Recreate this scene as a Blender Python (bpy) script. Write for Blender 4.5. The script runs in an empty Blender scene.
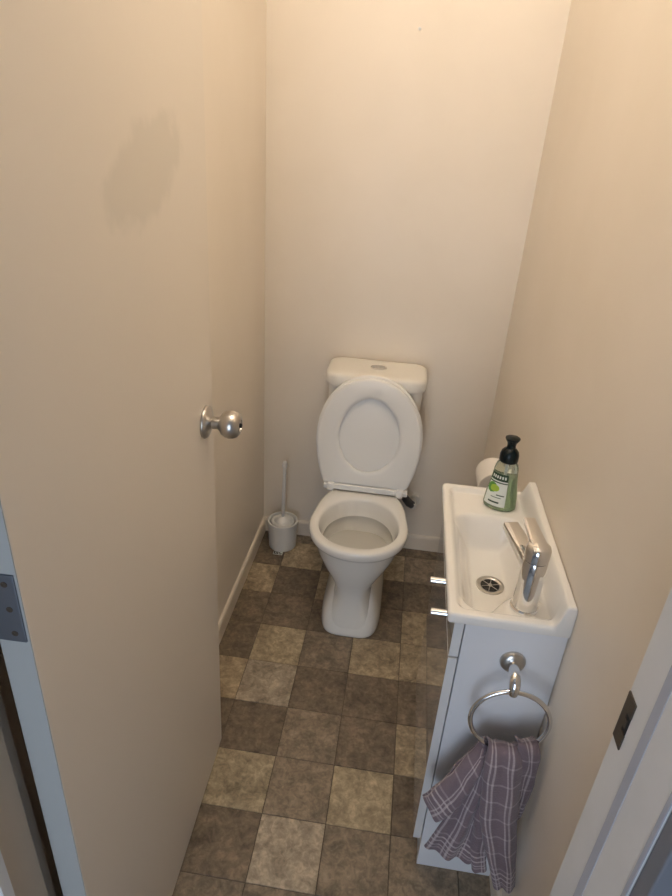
import bpy, bmesh, math, random
from mathutils import Vector, Matrix
random.seed(4)
S = bpy.context.scene
C = S.collection
PI = math.pi

# ------------------------------------------------------------------ camera
FPX = 615.0
YAW, PITCH, ROLL = -0.100786, 0.478258, 0.066216
CAM = Vector((0.509, -2.155, 1.554))
_f = Vector((math.sin(YAW)*math.cos(PITCH), math.cos(YAW)*math.cos(PITCH), -math.sin(PITCH)))
_r = Vector((math.cos(YAW), -math.sin(YAW), 0)); _u = _r.cross(_f)
_R = math.cos(ROLL)*_r + math.sin(ROLL)*_u
_U = -math.sin(ROLL)*_r + math.cos(ROLL)*_u
cd = bpy.data.cameras.new('camera'); cam = bpy.data.objects.new('camera', cd); C.objects.link(cam)
cam.matrix_world = Matrix(((_R.x, _U.x, -_f.x, CAM.x), (_R.y, _U.y, -_f.y, CAM.y), (_R.z, _U.z, -_f.z, CAM.z), (0, 0, 0, 1)))
cd.sensor_fit = 'HORIZONTAL'; cd.sensor_width = 36; cd.lens = 36*FPX/672; cd.clip_start = 0.02
S.camera = cam

# ------------------------------------------------------------------ world, light, exposure
S.view_settings.view_transform = 'Standard'; S.view_settings.look = 'None'
S.view_settings.gamma = 1; S.view_settings.use_curve_mapping = False
S.view_settings.exposure = 0.33
W = bpy.data.worlds.new('world'); S.world = W; W.use_nodes = True
W.node_tree.nodes['Background'].inputs[0].default_value = (0.62, 0.76, 1.0, 1)
W.node_tree.nodes['Background'].inputs[1].default_value = 1.0
HALL_E = 10.5
LAMP_E = 12.8        # watts given off by the bulb in the ceiling lamp
ld = bpy.data.lights.new('hall_window_daylight', 'AREA'); ld.shape = 'RECTANGLE'; ld.size = 0.75; ld.size_y = 1.6
ld.energy = HALL_E; ld.color = (0.75, 0.86, 1.0)
lo = bpy.data.objects.new('hall_window_daylight', ld); C.objects.link(lo)
lo.location = (0.25, -3.50, 1.0); lo.rotation_euler = (PI/2, 0, 0)

# ------------------------------------------------------------------ materials
def mat(name, col, rough=0.5, metal=0.0, spec=0.5, trans=0.0, ior=1.45, coat=0.0, sheen=0.0):
    m = bpy.data.materials.new(name); m.use_nodes = True
    b = m.node_tree.nodes['Principled BSDF']
    b.inputs['Base Color'].default_value = (*col, 1); b.inputs['Roughness'].default_value = rough
    b.inputs['Metallic'].default_value = metal; b.inputs['Specular IOR Level'].default_value = spec
    b.inputs['Transmission Weight'].default_value = trans; b.inputs['IOR'].default_value = ior
    b.inputs['Coat Weight'].default_value = coat; b.inputs['Sheen Weight'].default_value = sheen
    return m
def nodes(m): return m.node_tree.nodes, m.node_tree.links, m.node_tree.nodes['Principled BSDF']
def bump(m, scale, dist, strength=0.4, detail=3):
    n, l, b = nodes(m)
    tc = n.new('ShaderNodeTexCoord'); t = n.new('ShaderNodeTexNoise'); t.inputs['Scale'].default_value = scale
    t.inputs['Detail'].default_value = detail
    bp = n.new('ShaderNodeBump'); bp.inputs['Strength'].default_value = strength; bp.inputs['Distance'].default_value = dist
    l.new(tc.outputs['Object'], t.inputs['Vector']); l.new(t.outputs['Fac'], bp.inputs['Height']); l.new(bp.outputs['Normal'], b.inputs['Normal'])
def vary(m, scale, c2, lo=0.4, hi=0.7):
    n, l, b = nodes(m)
    tc = n.new('ShaderNodeTexCoord'); t = n.new('ShaderNodeTexNoise'); t.inputs['Scale'].default_value = scale; t.inputs['Detail'].default_value = 4
    mr = n.new('ShaderNodeMapRange'); mr.inputs['From Min'].default_value = lo; mr.inputs['From Max'].default_value = hi
    mx = n.new('ShaderNodeMix'); mx.data_type = 'RGBA'
    mx.inputs[6].default_value = b.inputs['Base Color'].default_value; mx.inputs[7].default_value = (*c2, 1)
    l.new(tc.outputs['Object'], t.inputs['Vector']); l.new(t.outputs['Fac'], mr.inputs['Value'])
    l.new(mr.outputs['Result'], mx.inputs[0]); l.new(mx.outputs[2], b.inputs['Base Color'])
    return mx

WALLC = (0.87, 0.785, 0.675)
M = {}
M['wall'] = mat('cream wall paint', WALLC, 0.42); bump(M['wall'], 90, 0.0006, 0.25); vary(M['wall'], 2.5, (0.83, 0.745, 0.63))
M['ceil'] = mat('white ceiling paint', (0.85, 0.83, 0.79), 0.8)
M['skirt'] = mat('cream gloss trim paint', (0.80, 0.71, 0.59), 0.35)
M['jamb'] = mat('white gloss trim paint', (0.80, 0.80, 0.80), 0.35); vary(M['jamb'], 9, (0.76, 0.76, 0.76))
M['shade_joint'] = mat('blue grey shade and joint strip', (0.46, 0.48, 0.55), 0.6)  # shade on the strike jamb put into colour; also the joint line
M['greytrim'] = mat('grey architrave paint', (0.20, 0.21, 0.24), 0.5)  # darker grey than the other trim pieces
M['jamb_tan'] = mat('tan painted rebate', (0.62, 0.52, 0.40), 0.5)
M['dooredge'] = mat('door edge paint', (0.43, 0.44, 0.43), 0.4)
M['hallwall'] = mat('hall wall paint', (0.70, 0.70, 0.72), 0.6)
M['carpet'] = mat('hall carpet', (0.30, 0.29, 0.28), 0.95); bump(M['carpet'], 300, 0.004, 0.8)
M['ceramic'] = mat('white glazed ceramic', (0.88, 0.86, 0.81), 0.12, coat=0.3)
M['plastic'] = mat('white seat plastic', (0.90, 0.88, 0.84), 0.3)
M['cistern'] = mat('cream cistern plastic', (0.86, 0.82, 0.74), 0.3)
M['brushplastic'] = mat('white brush plastic', (0.80, 0.79, 0.76), 0.35)
M['basin'] = mat('white basin glaze', (0.91, 0.89, 0.85), 0.10, coat=0.4)
M['cab'] = mat('white cabinet lacquer', (0.80, 0.81, 0.84), 0.30)
M['gloss'] = mat('white high gloss front', (0.80, 0.80, 0.80), 0.04, coat=1.0, spec=0.8)
M['chrome'] = mat('polished chrome', (0.80, 0.80, 0.80), 0.07, 1.0)
M['nickel'] = mat('brushed nickel', (0.55, 0.53, 0.50), 0.28, 1.0)
M['steel'] = mat('dull hinge steel', (0.20, 0.225, 0.27), 0.42, 0.9)
M['dark'] = mat('dark recess', (0.02, 0.02, 0.02), 0.6)
M['brass'] = mat('dark bronze strike plate', (0.13, 0.11, 0.09), 0.45, 0.8)
M['black'] = mat('black pump plastic', (0.004, 0.010, 0.012), 0.25, spec=0.3)
M['rubber'] = mat('braided grey hose', (0.10, 0.10, 0.10), 0.5)
M['water'] = mat('water', (0.60, 0.585, 0.54), 0.38, ior=1.33, spec=0.3)
M['paper'] = mat('toilet paper', (0.86, 0.83, 0.79), 0.95); bump(M['paper'], 160, 0.001, 0.5)
M['card'] = mat('cardboard core', (0.42, 0.33, 0.24), 0.9)
M['bottle'] = mat('clear bottle plastic', (0.86, 0.95, 0.84), 0.08, trans=0.92, ior=1.35)
M['soap'] = mat('green liquid soap', (0.50, 0.66, 0.38), 0.12, trans=0.7, ior=1.35)
M['lab_white'] = mat('label white', (0.80, 0.84, 0.78), 0.4)
M['lab_dark'] = mat('label dark green', (0.01, 0.05, 0.02), 0.4)
M['lab_green'] = mat('label leaf green', (0.10, 0.30, 0.05), 0.4)
M['lab_lime'] = mat('label lime', (0.38, 0.55, 0.06), 0.4)
M['bulb'] = mat('opal bulb', (0.9, 0.88, 0.82), 0.4)
nb = M['bulb'].node_tree.nodes['Principled BSDF']; nb.inputs['Emission Color'].default_value = (1, .905, .79, 1); nb.inputs['Emission Strength'].default_value = LAMP_E/(4*PI*PI*0.05**2)
M['shade'] = mat('white batten plastic', (0.85, 0.85, 0.83), 0.4)
M['glass'] = mat('window glass', (1, 1, 1), 0.0, trans=1.0, ior=1.05)
M['subfloor'] = mat('dark joint', (0.095, 0.070, 0.048), 0.7)

# door paint with a dull patch where it was scrubbed
M['door'] = mat('cream door paint', (0.82, 0.745, 0.645), 0.40); bump(M['door'], 60, 0.0006, 0.25)
n, l, b = nodes(M['door'])
tc = n.new('ShaderNodeTexCoord'); sp = n.new('ShaderNodeSeparateXYZ'); l.new(tc.outputs['Object'], sp.inputs[0])
def mth(op, a=None, bb=None, va=None, vb=None):
    k = n.new('ShaderNodeMath'); k.operation = op
    if a is not None: l.new(a, k.inputs[0])
    if bb is not None: l.new(bb, k.inputs[1])
    if va is not None: k.inputs[0].default_value = va
    if vb is not None: k.inputs[1].default_value = vb
    return k.outputs[0]
# ellipse in door plane (object y, z), rim wobbled by noise
STAIN_Y, STAIN_Z = 0.418, 1.490
dy = mth('DIVIDE', mth('SUBTRACT', sp.outputs['Y'], vb=STAIN_Y), vb=0.140)
dz0 = mth('SUBTRACT', sp.outputs['Z'], vb=STAIN_Z)
dz = mth('DIVIDE', mth('SUBTRACT', dz0, mth('MULTIPLY', dy, vb=0.030)), vb=0.066)
rr = mth('SQRT', mth('ADD', mth('MULTIPLY', dy, dy), mth('MULTIPLY', dz, dz)))
ns = n.new('ShaderNodeTexNoise'); ns.inputs['Scale'].default_value = 22; l.new(tc.outputs['Object'], ns.inputs['Vector'])
rr = mth('ADD', rr, mth('MULTIPLY', mth('SUBTRACT', ns.outputs['Fac'], vb=0.5), vb=0.75))
mr = n.new('ShaderNodeMapRange'); mr.interpolation_type = 'SMOOTHSTEP'
mr.inputs['From Min'].default_value = 0.75; mr.inputs['From Max'].default_value = 1.12; mr.inputs['To Min'].default_value = 0.55; mr.inputs['To Max'].default_value = 0.0
l.new(rr, mr.inputs['Value'])
mx = n.new('ShaderNodeMix'); mx.data_type = 'RGBA'; mx.inputs[6].default_value = (0.82, 0.745, 0.645, 1); mx.inputs[7].default_value = (0.67, 0.615, 0.525, 1)
l.new(mr.outputs['Result'], mx.inputs[0]); l.new(mx.outputs[2], b.inputs['Base Color'])

# stone-look vinyl tile: base tone from the object's colour, mottled per tile
M['tile'] = mat('stone look vinyl', (0.2, 0.16, 0.12), 0.42)
n, l, b = nodes(M['tile'])
oi = n.new('ShaderNodeObjectInfo'); tc = n.new('ShaderNodeTexCoord')
ad = n.new('ShaderNodeVectorMath'); ad.operation = 'ADD'
mu = n.new('ShaderNodeVectorMath'); mu.operation = 'SCALE'; mu.inputs['Scale'].default_value = 37.0
cb = n.new('ShaderNodeCombineXYZ'); l.new(oi.outputs['Random'], cb.inputs[0]); l.new(oi.outputs['Random'], cb.inputs[1]); l.new(oi.outputs['Random'], cb.inputs[2])
l.new(cb.outputs[0], mu.inputs[0]); l.new(tc.outputs['Object'], ad.inputs[0]); l.new(mu.outputs[0], ad.inputs[1])
n1 = n.new('ShaderNodeTexNoise'); n1.inputs['Scale'].default_value = 22; n1.inputs['Detail'].default_value = 8; n1.inputs['Roughness'].default_value = 0.72; n1.inputs['Distortion'].default_value = 0.5
n2 = n.new('ShaderNodeTexNoise'); n2.inputs['Scale'].default_value = 70; n2.inputs['Detail'].default_value = 5; n2.inputs['Distortion'].default_value = 0.8
l.new(ad.outputs[0], n1.inputs['Vector']); l.new(ad.outputs[0], n2.inputs['Vector'])
mr = n.new('ShaderNodeMapRange'); mr.inputs['From Min'].default_value = 0.30; mr.inputs['From Max'].default_value = 0.70; mr.inputs['To Min'].default_value = 0.50; mr.inputs['To Max'].default_value = 1.60
m2 = n.new('ShaderNodeMapRange'); m2.inputs['From Min'].default_value = 0.3; m2.inputs['From Max'].default_value = 0.7; m2.inputs['To Min'].default_value = 0.72; m2.inputs['To Max'].default_value = 1.28
l.new(n1.outputs['Fac'], mr.inputs['Value']); l.new(n2.outputs['Fac'], m2.inputs['Value'])
pr = n.new('ShaderNodeMath'); pr.operation = 'MULTIPLY'; l.new(mr.outputs[0], pr.inputs[0]); l.new(m2.outputs[0], pr.inputs[1])
vs = n.new('ShaderNodeVectorMath'); vs.operation = 'SCALE'; l.new(oi.outputs['Color'], vs.inputs[0]); l.new(pr.outputs[0], vs.inputs['Scale'])
l.new(vs.outputs[0], b.inputs['Base Color'])
bp = n.new('ShaderNodeBump'); bp.inputs['Strength'].default_value = 0.25; bp.inputs['Distance'].default_value = 0.001
l.new(n1.outputs['Fac'], bp.inputs['Height']); l.new(bp.outputs['Normal'], b.inputs['Normal'])

# mauve checked terry: woven pale stripes follow the cloth's own UV
M['towel'] = mat('mauve checked terry', (0.25, 0.18, 0.21), 0.95, sheen=0.3)
n, l, b = nodes(M['towel'])
uv = n.new('ShaderNodeUVMap'); uv.uv_map = 'UVMap'; sp = n.new('ShaderNodeSeparateXYZ'); l.new(uv.outputs[0], sp.inputs[0])
def stripe(sock, period, width, off=0.0):
    a = mth('FRACT', mth('DIVIDE', mth('ADD', sock, vb=off), vb=period))
    d = mth('ABSOLUTE', mth('SUBTRACT', a, vb=0.5))
    k = n.new('ShaderNodeMapRange'); k.interpolation_type = 'SMOOTHSTEP'
    k.inputs['From Min'].default_value = width/period*0.35; k.inputs['From Max'].default_value = width/period*0.75
    k.inputs['To Min'].default_value = 1; k.inputs['To Max'].default_value = 0
    l.new(d, k.inputs['Value']); return k.outputs[0]
s1 = mth('MAXIMUM', stripe(sp.outputs['X'], 0.043, 0.004), stripe(sp.outputs['X'], 0.043, 0.003, 0.009)); s2 = stripe(sp.outputs['Y'], 0.046, 0.004, 0.01)
# closer set border stripes near the hem
s3 = stripe(sp.outputs['Y'], 0.013, 0.0035)
hem = n.new('ShaderNodeMapRange'); hem.inputs['From Min'].default_value = 0.052; hem.inputs['From Max'].default_value = 0.055; hem.inputs['To Min'].default_value = 1; hem.inputs['To Max'].default_value = 0
l.new(sp.outputs['Y'], hem.inputs['Value'])
hm2 = n.new('ShaderNodeMapRange'); hm2.inputs['From Min'].default_value = 0.018; hm2.inputs['From Max'].default_value = 0.02
l.new(sp.outputs['Y'], hm2.inputs['Value'])
s3 = mth('MULTIPLY', mth('MULTIPLY', s3, hem.outputs[0]), hm2.outputs[0])
fac = mth('MINIMUM', mth('ADD', mth('ADD', mth('MULTIPLY', s1, vb=0.55), mth('MULTIPLY', s2, vb=0.28)), mth('MULTIPLY', s3, vb=0.7)), vb=0.8)
nz = n.new('ShaderNodeTexNoise'); nz.inputs['Scale'].default_value = 260; tcx = n.new('ShaderNodeTexCoord'); l.new(tcx.outputs['Object'], nz.inputs['Vector'])
fac = mth('MULTIPLY', fac, mth('ADD', nz.outputs['Fac'], vb=0.45))
mx = n.new('ShaderNodeMix'); mx.data_type = 'RGBA'; mx.inputs[6].default_value = (0.200, 0.148, 0.168, 1); mx.inputs[7].default_value = (0.62, 0.54, 0.54, 1)
l.new(fac, mx.inputs[0]); l.new(mx.outputs[2], b.inputs['Base Color'])
bp = n.new('ShaderNodeBump'); bp.inputs['Strength'].default_value = 0.6; bp.inputs['Distance'].default_value = 0.002
l.new(nz.outputs['Fac'], bp.inputs['Height']); l.new(bp.outputs['Normal'], b.inputs['Normal'])

# ------------------------------------------------------------------ helpers
def obj(name, bm, m, parent=None, smooth=None, loc=None):
    me = bpy.data.meshes.new(name)
    bmesh.ops.recalc_face_normals(bm, faces=bm.faces[:])
    bm.to_mesh(me); bm.free()
    o = bpy.data.objects.new(name, me); C.objects.link(o)
    me.materials.append(M[m] if isinstance(m, str) else m)
    if smooth:
        for p in me.polygons: p.use_smooth = True
        if smooth is not True: me.set_sharp_from_angle(angle=math.radians(smooth))
    if parent is not None:
        o.parent = parent
        o.matrix_parent_inverse = Matrix.Translation(parent.location).inverted() if parent.type == 'EMPTY' else Matrix()
    if loc: o.location = loc
    return o
def empty(name, loc): 
    o = bpy.data.objects.new(name, None); C.objects.link(o); o.location = loc; o.empty_display_size = 0.05; return o
def tag(o, label, cat, group=None):
    o['label'] = label; o['category'] = cat
    if group: o['group'] = group
    return o
def struct(o, label=None):
    o['kind'] = 'structure'
    if label: o['label'] = label
    return o
def box(bm, x0, x1, y0, y1, z0, z1, bev=0.0, seg=2):
    vs = [bm.verts.new((x, y, z)) for x in (x0, x1) for y in (y0, y1) for z in (z0, z1)]
    fs = [bm.faces.new([vs[i] for i in q]) for q in ((0, 1, 3, 2), (4, 6, 7, 5), (0, 4, 5, 1), (2, 3, 7, 6), (0, 2, 6, 4), (1, 5, 7, 3))]
    if bev:
        es = list({e for f in fs for e in f.edges})
        bmesh.ops.bevel(bm, geom=es, offset=bev, segments=seg, profile=0.5, affect='EDGES')
    return bm
def bx(*a, **k): return box(bmesh.new(), *a, **k)
def rings(bm, R, cap0=True, cap1=True, closed=True):
    V = [[bm.verts.new(p) for p in r] for r in R]; n_ = len(R[0])
    for a, b_ in zip(V, V[1:]):
        for i in range(n_ if closed else n_-1):
            j = (i+1) % n_
            bm.faces.new((a[i], a[j], b_[j], b_[i]))
    if cap0: bm.faces.new(V[0][::-1])
    if cap1: bm.faces.new(V[-1])
    return bm
def circ(c, r, ax, n_=32, ex=None):
    ax = Vector(ax).normalized(); t = Vector((0, 0, 1)) if abs(ax.z) < 0.9 else Vector((1, 0, 0))
    u = ax.cross(t).normalized(); v = ax.cross(u); c = Vector(c)
    return [c + u*(r*math.cos(2*PI*i/n_)) + v*(r*math.sin(2*PI*i/n_)) for i in range(n_)]
def lathe(bm, base, ax, prof, n_=32, cap0=True, cap1=True):
    ax = Vector(ax).normalized(); base = Vector(base)
    return rings(bm, [circ(base + ax*h, max(r, 1e-4), ax, n_) for r, h in prof], cap0, cap1)
def tube(bm, pts, r, n_=12, cyc=False):
    pts = [Vector(p) for p in pts]; R = []; N = len(pts); prevu = None
    for i, p in enumerate(pts):
        t = (pts[(i+1) % N] - pts[i-1]) if cyc or 0 < i < N-1 else (pts[1]-pts[0] if i == 0 else pts[-1]-pts[-2])
        t.normalize()
        if prevu is None:
            prevu = t.cross(Vector((0, 0, 1)) if abs(t.z) < .9 else Vector((1, 0, 0))).normalized()
        u = (prevu - t*prevu.dot(t)).normalized(); prevu = u; v = t.cross(u)
        rad = r[i] if isinstance(r, (list, tuple)) else r
        R.append([p + u*(rad*math.cos(2*PI*k/n_)) + v*(rad*math.sin(2*PI*k/n_)) for k in range(n_)])
    if cyc: R.append(R[0])
    rings(bm, R, not cyc, not cyc)
    if cyc: bmesh.ops.remove_doubles(bm, verts=bm.verts[:], dist=1e-6)
    return bm
def interp(tab, x):
    for (a, b_), (c, d) in zip(tab, tab[1:]):
        if x <= c:
            t = (x-a)/(c-a); t = max(0, min(1, t)); return b_ + (d-b_)*t
    return tab[-1][1]
def sstep(a, b_, x):
    t = max(0, min(1, (x-a)/(b_-a))); return t*t*(3-2*t)

# ------------------------------------------------------------------ setting
RW, RB, YF = 0.865, 0.0, -1.675      # right wall x, back wall y, inner face of the front wall
YH = -1.795                          # hall face of the front wall
CE = 2.75
JL, JR = 0.104, 0.777                # faces of the door jambs
T = 0.02
struct(obj('wall_left', bx(-0.1, 0, YH, 0.1, 0, CE), 'wall'))
struct(obj('wall_back', bx(0, RW, 0, 0.1, 0, CE), 'wall'))
struct(obj('wall_right', bx(RW, RW+0.1, YH, 0.1, 0, CE), 'wall'))
# front wall with the doorway
bm = bmesh.new(); box(bm, 0, JL-0.02, YH, YF-0.02, 0, CE); box(bm, JR+0.02, RW, YH, YF, 0, CE); box(bm, JL-0.02, JR+0.02, YH, YF, 2.03, CE)
struct(obj('wall_front', bm, 'wall'))
struct(obj('ceiling', bx(-0.1, RW+0.1, YH, 0.1, CE, CE+0.05), 'ceil'))
floor = obj('floor', bx(0, RW, YH, 0, -0.05, -0.0022), 'subfloor'); struct(floor)
TS = 0.164; G = 0.0018
D_, M_, L_, T_, O_ = (0.140, 0.110, 0.082), (0.184, 0.149, 0.114), (0.295, 0.252, 0.202), (0.270, 0.220, 0.155), (0.300, 0.250, 0.176)
TONE = {(7, 1): M_, (7, 2): M_, (7, 3): D_, (7, 4): D_, (6, 0): D_, (6, 1): D_, (6, 2): L_, (6, 3): M_, (6, 4): M_,
        (5, 0): D_, (5, 1): O_, (5, 2): M_, (5, 3): O_, (5, 4): D_, (4, 0): D_, (4, 1): D_, (4, 2): M_, (4, 3): D_, (4, 4): T_,
        (3, 0): T_, (3, 1): L_, (3, 2): D_, (3, 3): D_, (3, 4): D_, (2, 0): D_, (2, 1): O_, (2, 2): M_, (2, 3): T_, (2, 4): T_,
        (1, 0): D_, (1, 1): D_, (1, 2): D_, (1, 3): D_, (1, 4): T_, (0, 0): T_, (0, 1): D_, (0, 2): T_, (0, 3): D_, (0, 4): D_,
        (-1, 0): D_, (-1, 1): T_, (-1, 2): D_, (-1, 3): T_, (-1, 4): M_, (-2, 0): D_, (-2, 1): M_, (-2, 2): D_, (-2, 3): D_, (-2, 4): D_}
tile_mesh = {}
def rnd(v): return round(v, 4)
for r in range(-2, 11):
    for c in range(-1, 6):
        # joint j: x = (0.2 j - 0.05)*0.82 ; joint i: y = (-0.2 i - 0.283)*0.82
        x0, x1 = (0.2*c-0.05)*0.82+G/2, (0.2*(c+1)-0.05)*0.82-G/2
        y1, y0 = (-0.2*r-0.283)*0.82-G/2, (-0.2*(r+1)-0.283)*0.82+G/2
        x0, x1, y0, y1 = max(x0, 0.0), min(x1, RW), max(y0, YH), min(y1, 0.0)
        if x1-x0 < 0.004 or y1-y0 < 0.004: continue
        k = (rnd(x1-x0), rnd(y1-y0))
        if k not in tile_mesh:
            bm = bx(0, x1-x0, 0, y1-y0, -0.0022, 0.0)
            bmesh.ops.bevel(bm, geom=[e for e in bm.edges if all(abs(v.co.z) < 1e-6 for v in e.verts)], offset=0.0009, segments=1, affect='EDGES')
            o = obj('tile', bm, 'tile', floor); tile_mesh[k] = o.data
        else:
            o = bpy.data.objects.new('tile', tile_mesh[k]); C.objects.link(o); o.parent = floor
        o.location = (x0, y0, 0)
        t = TONE.get((r, c), random.choice([D_, D_, M_, T_, L_]))
        f = random.uniform(0.93, 1.07)
        o.color = (t[0]*f*1.24, t[1]*f*1.20, t[2]*f*1.10, 1)
# skirting: flat board with a rounded top edge
def skirting(name, a, b_, nrm):
    a, b_, nrm = Vector(a), Vector(b_), Vector(nrm)
    prof = [(0, 0), (0.012, 0), (0.012, 0.058), (0.010, 0.064), (0.006, 0.067), (0, 0.067)]
    R = [[p + nrm*d + Vector((0, 0, h)) for d, h in prof] for p in (a, b_)]
    return struct(obj(name, rings(bmesh.new(), R), 'skirt'))
skirting('baseboard_left', (0, YF-0.02, 0), (0, 0, 0), (1, 0, 0))
skirting('baseboard_back', (0.012, 0, 0), (RW-0.012, 0, 0), (0, -1, 0))
skirting('baseboard_right', (RW, YF, 0), (RW, 0, 0), (-1, 0, 0))
nail = obj('picture_hook', lathe(bmesh.new(), (0.454, 0, 1.824), (0, -1, 0), [(0.002, 0), (0.002, .006), (0.0045, .006), (0.0045, .0075), (0.002, .009)], 12), 'jamb', smooth=40)
tag(nail, 'tiny painted-over nail head high on the back wall above the toilet', 'nail')

# door lining, right side (strike side): rebate, painted shade band, hall lining, architrave
def prism(bm, poly, z0, z1): return rings(bm, [[(x, y, z) for x, y in poly] for z in (z0, z1)])
bm = prism(bmesh.new(), [(JR, YF), (JR, YH), (JR+0.02, YH), (JR+0.02, YF)], 0, 2.01)
trim = struct(obj('trim_1', bm, 'jamb'))
obj('shade_band', bx(JR-0.0006, JR+0.0002, YF-0.060, YF-0.046, 0, 2.0), 'shade_joint', trim)  # flat blue-grey strip painting the band of shade along the jamb
obj('joint_line', bx(JR-0.0008, JR+0.0002, YH, YH+0.006, 0, 2.0), 'shade_joint', trim)
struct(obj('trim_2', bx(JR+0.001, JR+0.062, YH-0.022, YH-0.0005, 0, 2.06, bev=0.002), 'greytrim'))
sp_ = bmesh.new()
for x0, x1, y0, y1, z0, z1 in ((0, 0, -0.0115, -0.001, 1.002, 1.067), (0, 0, -0.021, -0.0115, 1.002, 1.023), (0, 0, -0.021, -0.0115, 1.047, 1.067), (0, 0, -0.017, -0.0115, 1.029, 1.040)):
    box(sp_, JR-0.0016, JR+0.0002, YF+y0, YF+y1, z0, z1)
spo = obj('strike_plate', sp_, 'brass', trim); spo['label'] = 'dark bronze strike plate'
obj('strike_hole', bx(JR-0.0006, JR+0.0001, YF-0.0205, YF-0.012, 1.0235, 1.0465), 'dark', spo)
# left lining (hinge side)
bm = prism(bmesh.new(), [(JL-0.007, YF-0.047), (JL-0.007, YF-0.105), (JL-0.02, YF-0.105), (JL-0.02, YF-0.047)], 0, 2.01)
t3 = struct(obj('trim_3', bm, 'jamb_tan'))
bm = prism(bmesh.new(), [(JL+0.002, YF-0.105), (JL+0.002, YH), (JL-0.02, YH), (JL-0.02, YF-0.105)], 0, 2.01)
struct(obj('trim_4', bm, 'jamb'))
struct(obj('trim_5', bx(JL-0.080, JL-0.006, YH-0.018, YH-0.0005, 0, 2.06, bev=0.004), 'jamb'))
struct(obj('trim_6', bx(JL-0.02, JR+0.02, YH, YF, 2.01, 2.03), 'jamb'))
struct(obj('trim_7', bx(JL-0.08, JR+0.08, YH-0.018, YH-0.0005, 2.06, 2.12, bev=0.004), 'jamb'))

# the hall the photograph is taken from (daylight comes through its window)
HX0, HX1, HY = -1.1, 2.0, -3.55
struct(obj('floor_hall', bx(HX0, HX1, HY, YH, -0.05, 0), 'carpet'))
struct(obj('ceiling_hall', bx(HX0, HX1, HY, YH, CE, CE+0.05), 'ceil'))
bm = bmesh.new(); box(bm, HX0, -0.1, YH, YH+0.1, 0, CE); box(bm, RW+0.1, HX1, YH, YH+0.1, 0, CE)
struct(obj('wall_hall_front', bm, 'hallwall'))
struct(obj('wall_hall_left', bx(HX0-0.1, HX0, HY, YH+0.1, 0, CE), 'hallwall'))
struct(obj('wall_hall_right', bx(HX1, HX1+0.1, HY, YH+0.1, 0, CE), 'hallwall'))
WX0, WX1, WZ0, WZ1 = -0.20, 0.70, 0.12, 2.0
bm = bmesh.new(); box(bm, HX0, WX0, HY-0.1, HY, 0, CE); box(bm, WX1, HX1, HY-0.1, HY, 0, CE); box(bm, WX0, WX1, HY-0.1, HY, 0, WZ0); box(bm, WX0, WX1, HY-0.1, HY, WZ1, CE)
struct(obj('wall_hall_back', bm, 'hallwall'))
win = bmesh.new()
for q in ((WX0, WX0+.04, WZ0, WZ1), (WX1-.04, WX1, WZ0, WZ1), (WX0+.04, WX1-.04, WZ0, WZ0+.04), (WX0+.04, WX1-.04, WZ1-.04, WZ1), ((WX0+WX1)/2-.02, (WX0+WX1)/2+.02, WZ0+.04, WZ1-.04)):
    box(win, q[0], q[1], HY-0.07, HY-0.03, q[2], q[3])
w1 = struct(obj('window_1', win, 'jamb'))
obj('pane', bx(WX0+.03, WX1-.03, HY-.055, HY-.050, WZ0+.03, WZ1-.03), 'glass', w1)

# ------------------------------------------------------------------ door
DW, DT, DH = 0.680, 0.036, 1.985
HNG = Vector((0.141, YF-0.035, 0))            # visible hinge-side corner of the leaf at the floor
ang = math.radians(1.3)
door = empty('door_1', HNG); struct(door, 'cream painted flush door standing open against the left wall')
door.rotation_euler = (0, math.radians(0.50), ang)
def dchild(name, bm, m, parent=None, smooth=None):
    o = obj(name, bm, m, None, smooth); o.parent = parent or door; return o
# leaf coordinates: x from -DT..0 (0 = face we see), y from 0 (hinge edge)..DW
leaf = dchild('door_leaf', bx(-DT, 0, 0.0012, DW, 0.008, DH, bev=0.0015), 'door')
dchild('door_edge', bx(-DT+0.0005, -0.0005, 0, 0.0014, 0.009, DH-0.001), 'dooredge')
for z in (0.22, 1.093, 1.78):
    h = dchild('hinge', bx(-DT+0.001, -0.003, -0.0022, 0.0006, z-0.045, z+0.045, bev=0.0008), 'steel')
    lathe(b2 := bmesh.new(), (-DT-0.003, -0.004, z-0.045), (0, 0, 1), [(0.005, 0), (0.005, .09)], 14); dchild('knuckle', b2, 'steel', h, 40)
    for dz_, dx_ in ((-0.033, -0.014), (0.0, -0.014), (0.033, -0.014)):
        dchild('screw', lathe(bmesh.new(), (dx_, -0.0022, z+dz_), (0, -1, 0), [(0.0036, 0), (0.0036, .0005), (0.002, .0005), (0.0018, 0.0001)], 12), 'brass', h)
def knob(xs, sgn):
    yk, zk = DW-0.055, 1.022
    k = dchild('door_knob', lathe(bmesh.new(), (xs, yk, zk), (sgn, 0, 0), [(0.0, 0.0), (0.033, 0.0), (0.034, 0.003), (0.032, 0.007), (0.024, 0.011), (0.018, 0.013), (0.0125, 0.016), (0.0125, 0.028), (0.016, 0.032),
        (0.022, 0.036), (0.0265, 0.043), (0.0285, 0.051), (0.0275, 0.060), (0.024, 0.067), (0.019, 0.0715), (0.0125, 0.0725), (0.012, 0.0705), (0.0, 0.0705)], 40, False, False), 'nickel', None, 45)
    k['label'] = 'brushed nickel ball door knob on a round rose'
    dchild('lock_button', lathe(bmesh.new(), (xs+sgn*0.0705, yk, zk), (sgn, 0, 0), [(0.0045, 0), (0.0045, 0.004), (0.003, 0.0048)], 16), 'dark', k, 40)
knob(0.0, 1)
dchild('latch_plate', bx(-DT/2-0.0125, -DT/2+0.0125, DW-0.0004, DW+0.0008, 0.994, 1.050, bev=0.0003), 'nickel')
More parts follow.
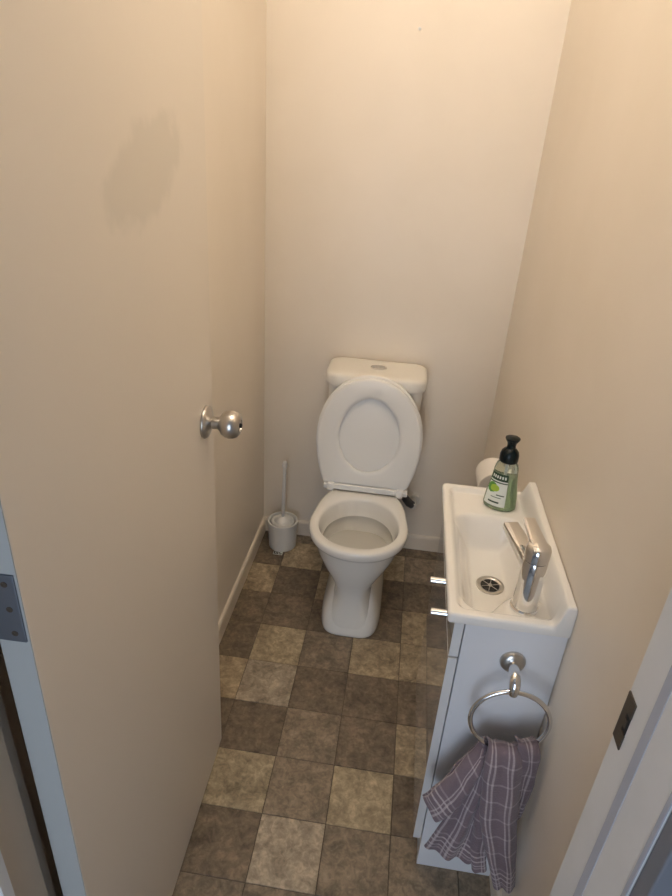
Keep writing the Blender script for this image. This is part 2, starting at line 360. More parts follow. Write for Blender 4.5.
# ------------------------------------------------------------------ toilet
TX = 0.430
toilet = tag(empty('toilet', (TX, -0.30, 0)), 'white toilet with raised seat and lid against back wall', 'toilet')
def egg(hw, yf, yb, z, n_=64, nf=2.15, nb=3.0, taper=0.20, mid=0.46):
    """plan outline: round front (towards the camera), squarer, narrower back"""
    yc = yf + (yb-yf)*mid; P = []
    for i in range(n_):
        t = 2*PI*i/n_; c, s = math.cos(t), math.sin(t)
        e = nb if s > 0 else nf
        X = hw*math.copysign(abs(c)**(2/e), c)
        ss = math.copysign(abs(s)**(2/e), s)
        Yv = yc + (yb-yc)*ss if s > 0 else yc + (yc-yf)*ss
        if s > 0: X *= 1 - taper*((Yv-yc)/(yb-yc))**1.5
        P.append(Vector((TX+X, Yv, z)))
    return P
bm = bmesh.new()
YB = -0.225
KR = dict(nb=6.0, taper=.25, mid=.45)
outer = [egg(.096, -.566, -.30, .002, nf=3.6), egg(.090, -.564, -.30, .04, nf=3.6), egg(.079, -.560, -.29, .085, nf=3.4), egg(.067, -.555, -.28, .128, nf=3.2), egg(.0625, -.553, -.28, .158, nf=3.0), egg(.070, -.557, -.27, .188, nf=2.8), egg(.090, -.569, -.26, .22, nf=2.4), egg(.115, -.583, -.25, .26, nf=2.25), egg(.136, -.594, -.245, .303, nb=4),
         egg(.147, -.600, -.24, .343, **KR), egg(.1525, -.603, -.235, .352, **KR), egg(.1605, -.610, -.232, .356, **KR), egg(.1650, -.614, YB, .364, **KR), egg(.1660, -.615, YB, .380, **KR), egg(.1640, -.613, YB-.001, .387, **KR), egg(.1590, -.608, YB-.003, .390, **KR)]
inner = [egg(.1385, -.584, YB-.062, .390, nb=2.4, taper=.14), egg(.1345, -.580, YB-.067, .387, nb=2.4, taper=.14), egg(.132, -.577, YB-.069, .380, nb=2.4, taper=.14), egg(.125, -.567, YB-.074, .352, nb=2.4, taper=.12), egg(.121, -.562, YB-.078, .331, nb=2.3, taper=.1), egg(.119, -.560, YB-.080, .327, nb=2.3, taper=.1),
         egg(.124, -.565, YB-.075, .323, nb=2.3, taper=.1), egg(.120, -.558, YB-.08, .285, taper=.1), egg(.104, -.54, YB-.095, .25, taper=.1), egg(.082, -.52, YB-.12, .222, taper=.1), egg(.055, -.49, YB-.15, .205, taper=.1), egg(.03, -.45, YB-.18, .20, taper=.1)]
rings(bm, outer + inner, True, True)
# back shelf carrying the cistern
def sq(x0, x1, y0, y1, z, r=.03, n_=6):
    P = []
    for cx, cy, a0 in ((x1-r, y1-r, 0), (x0+r, y1-r, PI/2), (x0+r, y0+r, PI), (x1-r, y0+r, 1.5*PI)):
        for k in range(n_+1): a = a0 + PI/2*k/n_; P.append(Vector((cx+r*math.cos(a), cy+r*math.sin(a), z)))
    return P
rings(bm, [sq(TX-.09, TX+.09, -.28, -.03, .27), sq(TX-.112, TX+.112, -.275, -.02, .34), sq(TX-.118, TX+.118, -.25, -.015, .383), sq(TX-.114, TX+.114, -.246, -.019, .3875)])
# foot with rounded shoulders
foot = [(.1005, -.566, -.10, 0.0), (.1035, -.570, -.10, .006), (.1035, -.569, -.11, .020), (.1020, -.563, -.18, .05), (.0975, -.553, -.24, .09), (.0905, -.540, -.28, .125), (.081, -.522, -.31, .155), (.069, -.503, -.33, .178), (.056, -.482, -.34, .197), (.038, -.455, -.35, .209)]
def soft(hw, yf, yb, z, n_=56, e=4.2):
    yc = (yf+yb)/2; P = []
    for i in range(n_):
        t = 2*PI*i/n_; c, s = math.cos(t), math.sin(t)
        P.append(Vector((TX+hw*math.copysign(abs(c)**(2/e), c), yc+(yb-yf)/2*math.copysign(abs(s)**(2/e), s), z)))
    return P
rings(bm, [soft(q[0]*(1.03 if q[3] < .1 else 1), q[1], q[2], q[3]*.80) for q in foot])
# trapway column rising from the foot to the shelf
rings(bm, [soft(.05, -.40, -.10, .10), soft(.052, -.30, -.08, .22), soft(.08, -.28, -.05, .30)])
pan = obj('pan', bm, 'ceramic', toilet, 60)
obj('water', rings(bmesh.new(), [egg(.112, -.549, YB-.087, .2675, taper=.1), egg(.112, -.549, YB-.087, .2680, taper=.1)]), 'water', toilet)
# cistern: tapered tank and overhanging lid
bm = rings(bmesh.new(), [sq(TX-.135, TX+.135, -.165, -.006, .391), sq(TX-.146, TX+.146, -.172, -.006, .43), sq(TX-.165, TX+.165, -.181, -.006, .762), sq(TX-.165, TX+.165, -.181, -.006, .7695)])
obj('cistern', bm, 'cistern', toilet, 50)
lidz = [(0.0, .7525), (.004, .7525), (.0060, .757), (.0065, .765), (.0065, .783), (.0045, .791), (.0, .7955), (-.008, .798), (-.03, .799)]
CLX0, CLX1, CLY0, CLY1 = TX-.169, TX+.169, -.188, -.010
bm = rings(bmesh.new(), [sq(CLX0-d, CLX1+d, CLY0-d, CLY1+min(d, .005), z+.018, r=.045, n_=8) for d, z in lidz])
cl = obj('cistern_lid', bm, 'cistern', toilet, 55)
def oval(cx, cy, a, b_, z, n_=36): return [Vector((cx+a*math.cos(2*PI*i/n_), cy+b_*math.sin(2*PI*i/n_), z)) for i in range(n_)]
bz = .8165
bt = obj('flush_button', rings(bmesh.new(), [oval(TX+.003, -.100, .029, .021, bz), oval(TX+.003, -.100, .029, .021, bz+.004), oval(TX+.003, -.100, .026, .018, bz+.0055), oval(TX+.003, -.100, .023, .0155, bz+.0035)]), 'chrome', toilet, 40)
bt['label'] = 'oval chrome dual flush button'
for s in (-1, 1):
    P = [p for p in oval(TX+.003, -.100, .0215, .0142, bz+.003) if (p.x-TX-.003)*s > -0.001]
    P = [Vector((max(TX+.0038, p.x) if s > 0 else min(TX+.0022, p.x), p.y, p.z)) for p in P]
    obj('button_half', rings(bmesh.new(), [P, [p+Vector((0, 0, .0026)) for p in P]]), 'nickel', bt)
# raised seat and lid leaning back on the cistern
OUT = [(0, .150), (.01, .1560), (.06, .172), (.11, .1815), (.16, .1860), (.20, .1850), (.24, .1790), (.28, .1670), (.32, .1470), (.35, .1250), (.375, .0980), (.392, .0700), (.402, .0420), (.406, .0150)]
def out_poly(sc=1.0, top=0.0):
    L = [(-w*sc, v*(1+top)) for v, w in OUT]; Rr = [(w*sc, v*(1+top)) for v, w in OUT[::-1]]
    return L + Rr
def inset(poly, d):
    P = []; N = len(poly)
    for i in range(N):
        a, b_, c = Vector(poly[i-1]), Vector(poly[i]), Vector(poly[(i+1) % N])
        t = (c-a); t.normalize(); P.append(tuple(b_ + Vector((t.y, -t.x))*d))
    return P
LB, LT = Vector((TX-.003, -.212, .413)), Vector((TX-.003, -.196, .826))    # hinge line, top of lid
VZ = (LT-LB).normalized(); NRM = VZ.cross(Vector((1, 0, 0))).normalized()
if NRM.y > 0: NRM = -NRM
def L3(u, v, w): return LB + Vector((1, 0, 0))*u + VZ*v + NRM*w
op = out_poly(.985)
po_ = out_poly(1.004, .016)
bm = rings(bmesh.new(), [[L3(u, v, w) for u, v in inset(po_, d)] for d, w in ((.004, -.002), (0, .002), (0, .012), (.0025, .0145), (.006, .0155))])
obj('seat_lid', bm, 'plastic', toilet, 40)
# seat ring: outer outline and oval opening with matching vertex counts
NS = 96
def resample(poly, n_):
    P = [Vector(p) for p in poly]; P.append(P[0]); d = [0]
    for a, b_ in zip(P, P[1:]): d.append(d[-1]+(b_-a).length)
    Q = []; j = 0
    for i in range(n_):
        t = d[-1]*i/n_
        while d[j+1] < t: j += 1
        f = (t-d[j])/(d[j+1]-d[j]); Q.append(P[j].lerp(P[j+1], f))
    return Q
HC = Vector((0, .196)); 
def hole_ring(a, bb):
    out = []
    for p in ro:
        d = Vector(p)-HC; t = math.atan2(d.y/bb, d.x/a)
        c, s = math.cos(t), math.sin(t); wid = a*(1-.10*max(0, s)**2)
        out.append((wid*c, HC.y+bb*s))
    return out
ro = [tuple(p) for p in resample(op, NS)]
def ring_at(d, w): return [L3(u, v, w) for u, v in inset(ro, d)]
def hole_at(d, w): return [L3(u, v, w) for u, v in hole_ring(.106+d, .140+d)]
RR = [ring_at(.002, .017), ring_at(0, .019), ring_at(0, .028), ring_at(.003, .031), ring_at(.010, .033), hole_at(.014, .0335), hole_at(.004, .031), hole_at(0, .027), hole_at(0, .020), hole_at(.003, .017), ring_at(.002, .017)]
bm = rings(bmesh.new(), RR, False, False); bmesh.ops.remove_doubles(bm, verts=bm.verts[:], dist=1e-6)
obj('seat_ring', bm, 'plastic', toilet, 40)
# hinge bar and posts
bm = bmesh.new(); box(bm, TX-.150, TX+.154, -.252, -.214, .394, .413, bev=.004)
hb = obj('hinge_bar', bm, 'plastic', toilet, 40)
tube(b2 := bmesh.new(), [(TX-.10, -.249, .414), (TX+.10, -.249, .414)], .0045, 12); obj('hinge_pin', b2, 'plastic', hb, 40)
for s in (-1, 1):
    obj('hinge_post', bx(TX+s*.125-.012, TX+s*.125+.012, -.258, -.214, .389, .420, bev=.004), 'plastic', toilet, 40)

# water inlet on the back wall right of the pan
inl = tag(empty('inlet_valve', (0.606, 0, 0.24)), 'white wall flange with dark braided hose behind right side of toilet', 'valve')
obj('wall_flange', lathe(bmesh.new(), (.619, 0, .240), (0, -1, 0), [(.030, 0), (.030, .008), (.026, .018), (.010, .013), (.010, .045), (.013, .047), (.013, .060), (.008, .062)], 28), 'cistern', inl, 45)
tube(b2 := bmesh.new(), [(.617, -.050, .240), (.603, -.053, .250), (.587, -.06, .272), (.570, -.07, .300), (.555, -.08, .335), (.548, -.085, .38)], [.015, .0165, .0150, .012, .010, .009], 14)
obj('hose', b2, 'rubber', inl, True)
lathe(b2 := bmesh.new(), (.6, -.056, .25), (-.35, 0, .8), [(.012, 0), (.013, .004), (.013, .016), (.011, .02)], 8); obj('hose_nut', b2, 'nickel', inl, 30)

# ------------------------------------------------------------------ toilet brush
BX, BY = 0.102, -0.092
br = tag(empty('toilet_brush', (BX, BY, 0)), 'white plastic toilet brush standing in its round holder in the corner', 'toilet brush')
obj('holder', lathe(bmesh.new(), (BX, BY, 0), (0, 0, 1), [(.054, 0), (.056, .003), (.0565, .02), (.0590, .09), (.0605, .114), (.0615, .119), (.0610, .123), (.056, .124), (.053, .120), (.052, .08), (.03, .078), (.0, .078)], 40, True, False), 'brushplastic', br, 40)
obj('lid', lathe(bmesh.new(), (BX, BY, .113), (0, 0, 1), [(.0, .0), (.046, .0), (.047, .006), (.044, .0075), (.036, .0085), (.033, .015), (.024, .020), (.014, .0225), (.009, .027), (.0, .027)], 36, False, False), 'brushplastic', br, 40)
hx = Vector((.012, 0, 1)).normalized()
obj('handle', lathe(bmesh.new(), (BX, BY, .135), hx, [(.0065, 0), (.006, .035), (.0078, .037), (.0074, .10), (.0070, .222), (.0060, .227), (.0066, .230), (.0105, .237), (.0110, .248), (.0080, .259), (.0, .261)], 20, True, False), 'brushplastic', br, 45)
stk = obj('floor_sticker', bx(.078, .116, -.166, -.143, .0001, .0007), 'lab_white')
tag(stk, 'small pale sticker with black print on the floor before the toilet brush', 'sticker')
random.seed(11)
for i in range(9):
    x = .080 + (i % 5)*.0070 + random.uniform(-.001, .001); y = -.1635 + (i//5)*.0095
    obj('print_mark', bx(x, x+random.uniform(.0045, .0065), y, y+random.uniform(.005, .0085), .0007, .0009), 'dark', stk)

# ------------------------------------------------------------------ vanity cabinet
VY0, VY1 = -1.274, -0.806; VX0, VX1 = 0.680, RW-0.001; VZ1 = 0.764
van = tag(empty('vanity_cabinet', (0.77, -1.04, 0)), 'narrow white vanity cabinet with glossy front under the basin', 'cabinet')
side = obj('side_panel', bx(VX0, VX1, VY0, VY0+.016, 0, VZ1, bev=.001), 'cab', van)
obj('side_panel', bx(VX0, VX1, VY1-.016, VY1, 0, VZ1, bev=.001), 'cab', van)
obj('bottom_panel', bx(VX0, VX1, VY0+.016, VY1-.016, .10, .116), 'cab', van)
obj('back_panel', bx(VX1-.008, VX1, VY0+.016, VY1-.016, .116, VZ1), 'cab', van)
obj('kickboard', bx(VX0+.002, VX0+.016, VY0+.016, VY1-.016, 0, .098), 'cab', van)
vd = obj('door', bx(VX0-.020, VX0-.002, VY0+.001, VY1-.001, .100, .674, bev=.0012), 'gloss', van)
dr = obj('drawer', bx(VX0-.020, VX0-.002, VY0+.001, VY1-.001, .679, .762, bev=.0012), 'gloss', van)
for y in (-1.108, -1.205):
    obj('drawer_knob', lathe(bmesh.new(), (VX0-.020, y, .722), (-1, 0, 0), [(.010, 0), (.0085, .003), (.0075, .006), (.0075, .037), (.0068, .039), (.0, .0392)], 24, True, False), 'chrome', dr, 45)

# ------------------------------------------------------------------ basin
BX0, BX1, BY0, BY1 = 0.645, RW-0.0005, -1.278, -0.800
ZR = .787
def sdrr(x, y, x0, x1, y0, y1, r):
    qx = abs(x-(x0+x1)/2)-(x1-x0)/2+r; qy = abs(y-(y0+y1)/2)-(y1-y0)/2+r
    return math.hypot(max(qx, 0), max(qy, 0)) + min(max(qx, qy), 0) - r
TAPX, TAPY = .789, -1.221
def bz_(x, y):
    z = ZR
    # tray inside the rim
    d = -sdrr(x, y, .659, .845, -1.262, -.814, .022)
    z -= .010*sstep(0, .014, d)
    # bowl
    b_ = -sdrr(x, y, .664, .832, -1.252, -.912, .050)
    b_ = min(b_, math.hypot(x-TAPX-.006, y-TAPY+.006)-.034, )
    if b_ > 0:
        # floor falls gently to the waste
        dd = math.hypot((x-.752)*1.0, (y+1.075)*.55)
        dd = max(0, dd-.032); depth = .076 - .048*min(1, dd/.14)**1.5
        z -= depth*sstep(0, .050, b_)
    # upstand along the wall
    z += (.040 + .008*min(1, (-.95-y)/.32) if y < -.95 else .040)*sstep(.832, .850, x)*sstep(.000, .022, BY1-y)
    # outer edge rounding
    e = min(x-BX0, y-BY0, BY1-y)
    if e < .006: z -= .006 - math.sqrt(max(0, .006**2-(.006-e)**2))
    e = min(BX1-x, 1)
    if e < .004 : z -= .004 - math.sqrt(max(0, .004**2-(.004-e)**2))
    return z
NX, NY = 84, 150
def grid(a, b_, n_):
    # denser near both ends for the rounded rim
    return [a+(b_-a)*(t - .055*math.sin(2*PI*t)/ (1)) for t in [i/n_ for i in range(n_+1)]]
gx, gy = grid(BX0, BX1, NX), grid(BY0, BY1, NY)
bm = bmesh.new(); V = {}
def corner(x, y):
    # round the two free vertical corners in plan
    r = .012
    for yy, s in ((BY0, 1), (BY1, -1)):
        cx, cy = BX0+r, yy+s*r
        if x < cx and (y-cy)*s < 0:
            dx, dy = x-cx, y-cy; m_ = max(abs(dx), abs(dy)); L_2 = math.hypot(dx, dy)
            if L_2 > 1e-9: return cx+dx*m_/L_2, cy+dy*m_/L_2
    return x, y
for i, x in enumerate(gx):
    for j, y in enumerate(gy):
        X, Y = corner(x, y); V[i, j] = bm.verts.new((X, Y, bz_(x, y)))
for i in range(NX):
    for j in range(NY): bm.faces.new((V[i, j], V[i+1, j], V[i+1, j+1], V[i, j+1]))
loop = [(i, 0) for i in range(NX)] + [(NX, j) for j in range(NY)] + [(i, NY) for i in range(NX, 0, -1)] + [(0, j) for j in range(NY, 0, -1)]
prev = [V[k] for k in loop]
for z, ins in ((.772, 0.0), (.7655, .0015), (.7645, .006)):
    cur = []
    for v in [V[k] for k in loop]:
        x = min(max(v.co.x, BX0+ins), BX1); y = min(max(v.co.y, BY0+ins), BY1-ins)
        cur.append(bm.verts.new((x, y, z)))
    for a in range(len(loop)):
        c = (a+1) % len(loop); bm.faces.new((prev[a], prev[c], cur[c], cur[a]))
    prev = cur
bas = obj('basin', bm, 'basin', None, 50)
tag(bas, 'small white ceramic hand basin on top of the vanity cabinet', 'basin')
DX, DY = .752, -1.075; DZ = bz_(DX, DY)+.0005
dn = obj('drain', lathe(bmesh.new(), (DX, DY, DZ-.004), (0, 0, 1), [(.030, .002), (.030, .0062), (.027, .0072), (.0225, .0060), (.0205, .0045), (.019, .001), (.019, .0005), (.0, .0005)], 36, False, False), 'nickel', bas, 40)
dn['label'] = 'round metal basin waste'
obj('drain_hole', lathe(bmesh.new(), (DX, DY, DZ-.0020), (0, 0, 1), [(.0200, 0), (.0200, .0027)], 32), 'dark', dn)
for k in range(3):
    a = k*PI/3+.3; c, s = math.cos(a)*.0195, math.sin(a)*.0195
    tube(b2 := bmesh.new(), [(DX-c, DY-s, DZ+.0010), (DX+c, DY+s, DZ+.0010)], .0007, 8); obj('drain_bar', b2, 'nickel', dn, 40)
obj('drain_bar', lathe(bmesh.new(), (DX, DY, DZ+.0005), (0, 0, 1), [(.0045, 0), (.0045, .002), (.003, .0028)], 16), 'nickel', dn, 40)

# ------------------------------------------------------------------ mixer tap
TZ = bz_(TAPX, TAPY)
tap = tag(empty('mixer_tap', (TAPX, TAPY, TZ)), 'chrome single lever mixer tap on the near end of the basin', 'tap')
obj('tap_base', lathe(bmesh.new(), (TAPX, TAPY, TZ), (0, 0, 1), [(.0265, 0), (.0265, .004), (.0245, .006)], 36), 'chrome', tap, 40)
obj('tap_body', lathe(bmesh.new(), (TAPX, TAPY, TZ+.006), (0, 0, 1), [(.0235, 0), (.0225, .03), (.0222, .104), (.0215, .106)], 36), 'chrome', tap, 40)
obj('tap_cap', lathe(bmesh.new(), (TAPX, TAPY, TZ+.1125), (0, 0, 1), [(.0205, 0), (.0225, .0012), (.0225, .022), (.0205, .028), (.014, .032), (.0, .033)], 36, True, False), 'chrome', tap, 40)
def barbox(a, b_, wa, wb, ta, tb, bev=.002):
    """tapered flat bar from a to b, width sideways and thickness upright"""
    a, b_ = Vector(a), Vector(b_); t = (b_-a).normalized(); sd = t.cross(Vector((0, 0, 1))).normalized(); up = sd.cross(t)
    R = [[p + sd*(sx*w/2) + up*(sz*th/2) for sx, sz in ((-1, -1), (1, -1), (1, 1), (-1, 1))] for p, w, th in ((a, wa, ta), (b_, wb, tb))]
    bm = rings(bmesh.new(), R)
    bmesh.ops.recalc_face_normals(bm, faces=bm.faces[:])
    bmesh.ops.bevel(bm, geom=bm.edges[:], offset=bev, segments=2, profile=.5, affect='EDGES'); return bm
spd = Vector((-.27, .96, 0)).normalized()
p0 = Vector((TAPX, TAPY, TZ+.094))
so = obj('spout', barbox(p0+spd*.008, p0+spd*.118+Vector((0, 0, .012)), .034, .030, .026, .014), 'chrome', tap, 40)
obj('aerator', lathe(bmesh.new(), p0+spd*.105+Vector((0, 0, .004)), (0, 0, -1), [(.009, 0), (.009, .008), (.007, .008)], 20), 'nickel', so, 40)
lvd = Vector((-.13, .99, 0)).normalized(); p1 = Vector((TAPX, TAPY, TZ+.137))
obj('lever', barbox(p1-lvd*.018, p1+lvd*.075+Vector((0, 0, .012)), .032, .022, .012, .007), 'chrome', tap, 40)

# ------------------------------------------------------------------ soap bottle
SX, SY = .778, -.868; SZ = bz_(SX, SY)+.0003
soap = tag(empty('soap_bottle', (SX, SY, SZ)), 'clear pump bottle of green hand soap on the far end of the basin', 'soap bottle')
soap.rotation_euler = (0, 0, 0)
sprof = [(.034, 0), (.0375, .003), (.0385, .010), (.0365, .035), (.0315, .065), (.0285, .090), (.0270, .105), (.0240, .116), (.0185, .123), (.016, .126), (.016, .132)]
srot = math.radians(-16)
def sring(a, z, k=.62, sh=0.0):
    return [Vector((SX+a*math.cos(t)*math.cos(srot)-a*k*math.sin(t)*math.sin(srot), SY+a*math.cos(t)*math.sin(srot)+a*k*math.sin(t)*math.cos(srot), SZ+z)) for t in [2*PI*i/36 for i in range(36)]]
kk = lambda z: .66 + .34*sstep(.06, .126, z)
obj('bottle', rings(bmesh.new(), [sring(a, z, kk(z)) for a, z in sprof]), 'bottle', soap, 50)
obj('liquid', rings(bmesh.new(), [sring(a-.0022, z, kk(z)) for a, z in [(.033, .0025), (.0375, .010), (.0365, .035), (.0315, .065), (.0285, .088)]]), 'soap', soap, 50)
# label wrapped on the front of the bottle
def lab(name, t0, t1, z0, z1, m, off, parent, nz_=6, rnd_=False):
    def ra(z):
        for (a, b_), (c, d) in zip(sprof, sprof[1:]):
            if b_ <= z <= d: return a+(c-a)*(z-b_)/(d-b_)
        return .03
    R = []
    for i in range(nz_+1):
        z = z0+(z1-z0)*i/nz_; a = ra(z)+off; k = kk(z); row = []
        for j in range(11):
            q = (j/10-.5)*(math.sqrt(max(.0004, 1-(2*i/nz_-1)**2)) if rnd_ else 1)
            t = math.radians((t0+t1)/2+(t1-t0)*q)
            row.append(Vector((SX+a*math.cos(t)*math.cos(srot)-a*k*math.sin(t)*math.sin(srot), SY+a*math.cos(t)*math.sin(srot)+a*k*math.sin(t)*math.cos(srot), SZ+z)))
        R.append(row)
    return obj(name, rings(bmesh.new(), R, False, False, False), m, parent, True)
A0, A1 = 205, 292
lb = lab('label', A0, A1, .012, .098, 'lab_white', .0005, soap)
lab('label_band', A0, A1, .078, .098, 'lab_dark', .0009, lb)
lab('label_line', A0, A1, .0715, .0745, 'lab_dark', .0009, lb, 1)
lab('label_leaf', A0, 252, .044, .071, 'lab_green', .0009, lb, 10, True)
lab('label_fruit', 222, 262, .048, .066, 'lab_lime', .0012, lb, 10, True)
for (t0, t1, z0, z1) in ((255, 285, .040, .0425), (235, 275, .034, .0355), (228, 270, .020, .024)):
    lab('label_text', t0, t1, z0, z1, 'lab_dark', .0010, lb, 1)
for t0 in (216, 228, 240, 252, 264, 276): lab('label_text', t0, t0+7, .084, .092, 'lab_white', .0012, lb, 1)
pu = obj('pump', lathe(bmesh.new(), (SX, SY, SZ+.124), (0, 0, 1), [(.0205, 0), (.0215, .002), (.0215, .016), (.0195, .024), (.0145, .030), (.0105, .033), (.0098, .040), (.0105, .046), (.0145, .052), (.0165, .056), (.0165, .058), (.012, .0595), (.0, .060)], 32, True, False), 'black', soap, 40)
obj('nozzle', barbox((SX, SY, SZ+.176), (SX+.012, SY+.030, SZ+.172), .013, .010, .009, .007), 'black', soap, 40)
tube(b2 := bmesh.new(), [(SX, SY, SZ+.02), (SX, SY, SZ+.125)], .003, 8); obj('dip_tube', b2, 'plastic', soap, 40)

# ------------------------------------------------------------------ toilet roll on wall holder
RX, RY, RZ = .813, -.555, .674
hold = tag(empty('toilet_roll_holder', (RX, RY, RZ)), 'chrome toilet roll holder fixed to the right wall behind basin', 'roll holder')
obj('wall_plate', lathe(bmesh.new(), (RW, RY-.075, RZ+.012), (-1, 0, 0), [(.022, 0), (.022, .006), (.018, .009)], 28), 'chrome', hold, 40)
tube(b2 := bmesh.new(), [(RW-.006, RY-.075, RZ+.012), (RX+.01, RY-.075, RZ+.012), (RX+.002, RY-.074, RZ+.012), (RX, RY-.068, RZ+.012), (RX, RY+.06, RZ+.012)], .006, 12)
obj('arm', b2, 'chrome', hold, 40)
tube(b2 := bmesh.new(), [(RX, RY-.072, RZ+.012), (RX-.001, RY-.073, RZ+.040), (RX-.001, RY-.073, RZ+.075)], .0055, 12)
obj('flap_arm', b2, 'chrome', hold, 40)
roll = tag(empty('toilet_roll', (RX, RY, RZ)), 'white toilet paper roll hanging on the holder behind soap bottle', 'toilet roll')
obj('paper', lathe(bmesh.new(), (RX, RY-.05, RZ), (0, 1, 0), [(.0205, 0), (.046, 0), (.048, .002), (.048, .098), (.046, .10), (.0205, .10), (.0205, 0)], 48, False, False), 'paper', roll, 40)
obj('core', lathe(bmesh.new(), (RX, RY-.0495, RZ), (0, 1, 0), [(.0188, 0), (.0204, 0), (.0204, .099), (.0188, .099), (.0188, 0)], 32, False, False), 'card', roll, 40)

# ------------------------------------------------------------------ towel ring
QX, QZ = .778, .690; QY = VY0
tr = tag(empty('towel_ring', (QX, QY, QZ)), 'chrome towel ring on the side of the vanity cabinet', 'towel ring')
obj('wall_plate', lathe(bmesh.new(), (QX, QY, QZ), (0, -1, 0), [(.024, 0), (.024, .004), (.021, .009), (.013, .012)], 36), 'nickel', tr, 40)
tube(b2 := bmesh.new(), [(QX, QY-.010, QZ), (QX, QY-.034, QZ), (QX, QY-.044, QZ-.003), (QX, QY-.050, QZ-.011), (QX, QY-.051, QZ-.022), (QX, QY-.051, QZ-.030)], [.010, .010, .0105, .0105, .0095, .0085], 18)
obj('post', b2, 'chrome', tr, 40)
RYc, RRad = QY-.051, .072; RZc = QZ-.024-RRad; RXc = QX+.006
ringpts = [(RXc+RRad*math.sin(2*PI*i/72), RYc-.004*(1-math.cos(2*PI*i/72)), RZc+RRad*math.cos(2*PI*i/72)) for i in range(72)]
obj('ring', tube(bmesh.new(), ringpts, .0048, 14, True), 'chrome', tr, 40)

# ------------------------------------------------------------------ hand towel: one cloth, gathered through the ring
RBZ = RZc-RRad
bm = bmesh.new(); uvl = bm.loops.layers.uv.new('UVMap')
def cat(P, t):
    n_ = len(P)-1; s = t*n_; i = min(int(s), n_-1); f = s-i
    p0, p1, p2, p3 = P[max(i-1, 0)], P[i], P[i+1], P[min(i+2, n_)]
    return tuple(.5*((2*b1)+(-a1+c1)*f+(2*a1-5*b1+4*c1-d1)*f*f+(-a1+3*b1-3*c1+d1)*f**3) for a1, b1, c1, d1 in zip(p0, p1, p2, p3))
def lobe(left, right, bulge, folds, amp, u0, nu=22, nv=40, uw=1.0, phase=0.0, seamy=0.0):
    """cloth sheet between two 3D edge curves; bulge towards the camera, with soft pleats"""
    g = []
    for j in range(nv+1):
        t = j/nv; a = Vector(cat(left, t)); b_ = Vector(cat(right, t)); row = []
        w = (b_-a); wl = w.length
        nn = w.cross(Vector((0, 0, 1))); nn = Vector((0, -1, 0)) if nn.length < 1e-6 else nn.normalized()
        if nn.y > 0: nn = -nn
        for i in range(nu+1):
            s = i/nu
            p = a.lerp(b_, s)
            p = p + nn*(bulge*math.sin(PI*s)**.7*wl + amp*(.35+.65*t)*math.sin(2*PI*folds*s+phase+1.2*t)*math.sin(PI*s)**.5)
            q = Vector((math.sin(61*p.z+9*s+u0*40), math.sin(83*p.x+47*p.z+u0*70)+.6*math.sin(150*p.z+90*p.x), 0))
            p = p + q*(.0020*min(1, 3*t)*(1-.6*t))
            row.append((bm.verts.new(p), s))
        g.append(row)
    # arc lengths for the weave
    L = [0]
    for j in range(nv): L.append(L[-1] + (g[j+1][nu//2][0].co - g[j][nu//2][0].co).length)
    U = []
    for j in range(nv+1):
        acc = [0]
        for i in range(nu): acc.append(acc[-1] + (g[j][i+1][0].co-g[j][i][0].co).length)
        U.append(acc)
    wref = max(a[-1] for a in U)
    for j in range(nv):
        for i in range(nu):
            f = bm.faces.new((g[j][i][0], g[j][i+1][0], g[j+1][i+1][0], g[j+1][i][0])); f.smooth = True
            for lp, (jj, ii) in zip(f.loops, ((j, i), (j, i+1), (j+1, i+1), (j+1, i))):
                lp[uvl].uv = (u0 + (ii/nu)*wref*uw, L[-1]-L[jj])
yq = RYc-.008
zt_ = RBZ
# broad front fall, wraps over the ring from behind
lobe([(.748, yq+.030, zt_-.030), (.750, yq+.014, zt_+.012), (.752, yq-.006, zt_+.014), (.752, yq-.018, zt_-.020), (.764, yq-.036, zt_-.16), (.800, yq-.052, zt_-.28), (.822, yq-.062, zt_-.345)],
     [(.812, yq+.030, zt_-.030), (.812, yq+.014, zt_+.014), (.814, yq-.006, zt_+.016), (.822, yq-.016, zt_-.020), (.838, yq-.030, zt_-.16), (.856, yq-.046, zt_-.28), (.862, yq-.056, zt_-.338)], .20, 1.5, .006, .0)
# left wedge, pulled out to a point
lobe([(.748, yq+.020, zt_+.004), (.742, yq-.008, zt_-.02), (.722, yq-.022, zt_-.10), (.694, yq-.034, zt_-.20), (.668, yq-.038, zt_-.282)],
     [(.785, yq+.016, zt_+.004), (.786, yq-.004, zt_-.02), (.788, yq-.012, zt_-.13), (.790, yq-.018, zt_-.24), (.790, yq-.026, zt_-.318)], .10, 2.5, .008, .10, phase=.6)
# narrow tail between wedge and front fall
lobe([(.762, yq, zt_-.05), (.758, yq-.022, zt_-.15), (.762, yq-.034, zt_-.26), (.774, yq-.042, zt_-.325)],
     [(.786, yq, zt_-.05), (.788, yq-.022, zt_-.15), (.794, yq-.032, zt_-.26), (.804, yq-.042, zt_-.322)], .35, 1, .003, .2)
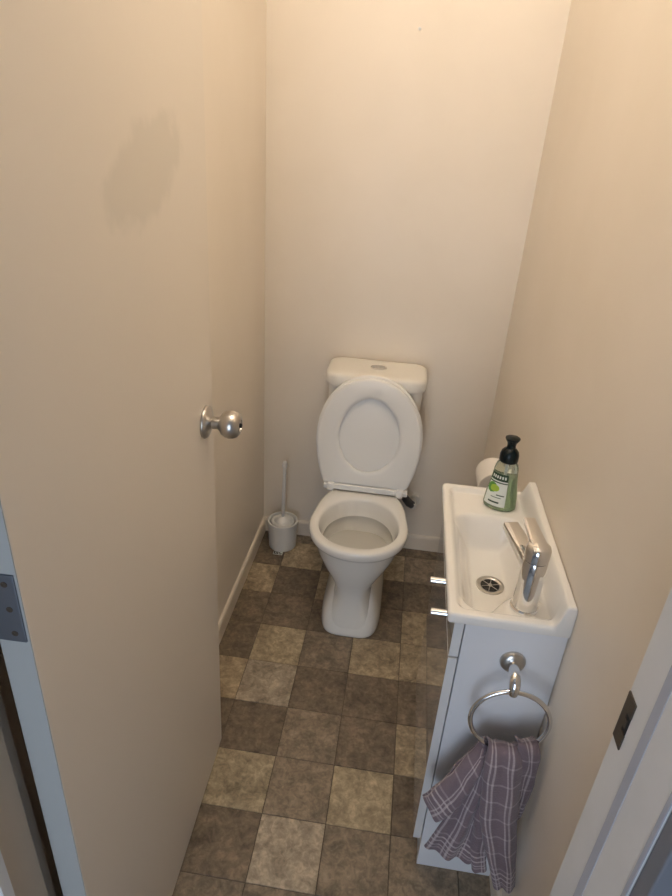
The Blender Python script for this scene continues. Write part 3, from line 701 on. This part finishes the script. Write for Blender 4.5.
# upper-left fold, turned back on itself like a soft roll
lobe([(.746, yq+.014, zt_+.006), (.722, yq-.006, zt_-.020), (.690, yq-.018, zt_-.075), (.662, yq-.024, zt_-.128), (.650, yq-.020, zt_-.150)],
     [(.768, yq+.010, zt_-.020), (.752, yq-.004, zt_-.075), (.732, yq-.008, zt_-.14), (.706, yq-.010, zt_-.19), (.690, yq-.010, zt_-.212)], .34, 1.5, .006, .28, phase=1.5)
lobe([(.746, yq+.014, zt_+.006), (.722, yq-.006, zt_-.020), (.690, yq-.018, zt_-.075), (.662, yq-.024, zt_-.128), (.650, yq-.020, zt_-.150)],
     [(.768, yq+.010, zt_-.020), (.752, yq-.004, zt_-.075), (.732, yq-.008, zt_-.14), (.706, yq-.010, zt_-.19), (.690, yq-.010, zt_-.212)], -.22, 1, .004, .31)
# right-hand end hanging behind the front fall
lobe([(.804, yq+.018, zt_+.020), (.806, yq-.006, zt_+.030), (.812, yq-.012, zt_-.010), (.818, yq-.006, zt_-.10), (.824, yq-.004, zt_-.20)],
     [(.838, yq+.020, zt_+.024), (.842, yq-.004, zt_+.034), (.852, yq-.008, zt_-.010), (.857, yq-.004, zt_-.10), (.852, yq-.002, zt_-.19)], .25, 1.2, .004, .42)
me = bpy.data.meshes.new('hand_towel'); bm.to_mesh(me); bm.free(); me.materials.append(M['towel'])
tw = bpy.data.objects.new('hand_towel', me); C.objects.link(tw)
so_ = tw.modifiers.new('thickness', 'SOLIDIFY'); so_.thickness = .0045; so_.offset = 0
sb = tw.modifiers.new('smooth', 'SUBSURF'); sb.levels = 1; sb.render_levels = 1
tag(tw, 'mauve checked hand towel with pale stripes hanging through the ring', 'towel')

# ------------------------------------------------------------------ ceiling lamp (above the frame)
lamp = tag(empty('ceiling_lamp', (.46, -1.10, CE)), 'bare bulb in a white batten holder on the ceiling', 'ceiling lamp')
obj('batten_holder', lathe(bmesh.new(), (.46, -1.10, CE), (0, 0, -1), [(.05, 0), (.05, .012), (.03, .03), (.022, .07), (.018, .07)], 28), 'shade', lamp, 40)
obj('bulb', lathe(bmesh.new(), (.46, -1.10, CE-.07), (0, 0, -1), [(.014, 0), (.018, .012), (.036, .025), (.047, .045), (.0500, .062), (.0455, .084), (.030, .103), (.012, .111), (.0, .112)], 32, True, False), 'bulb', lamp, True)
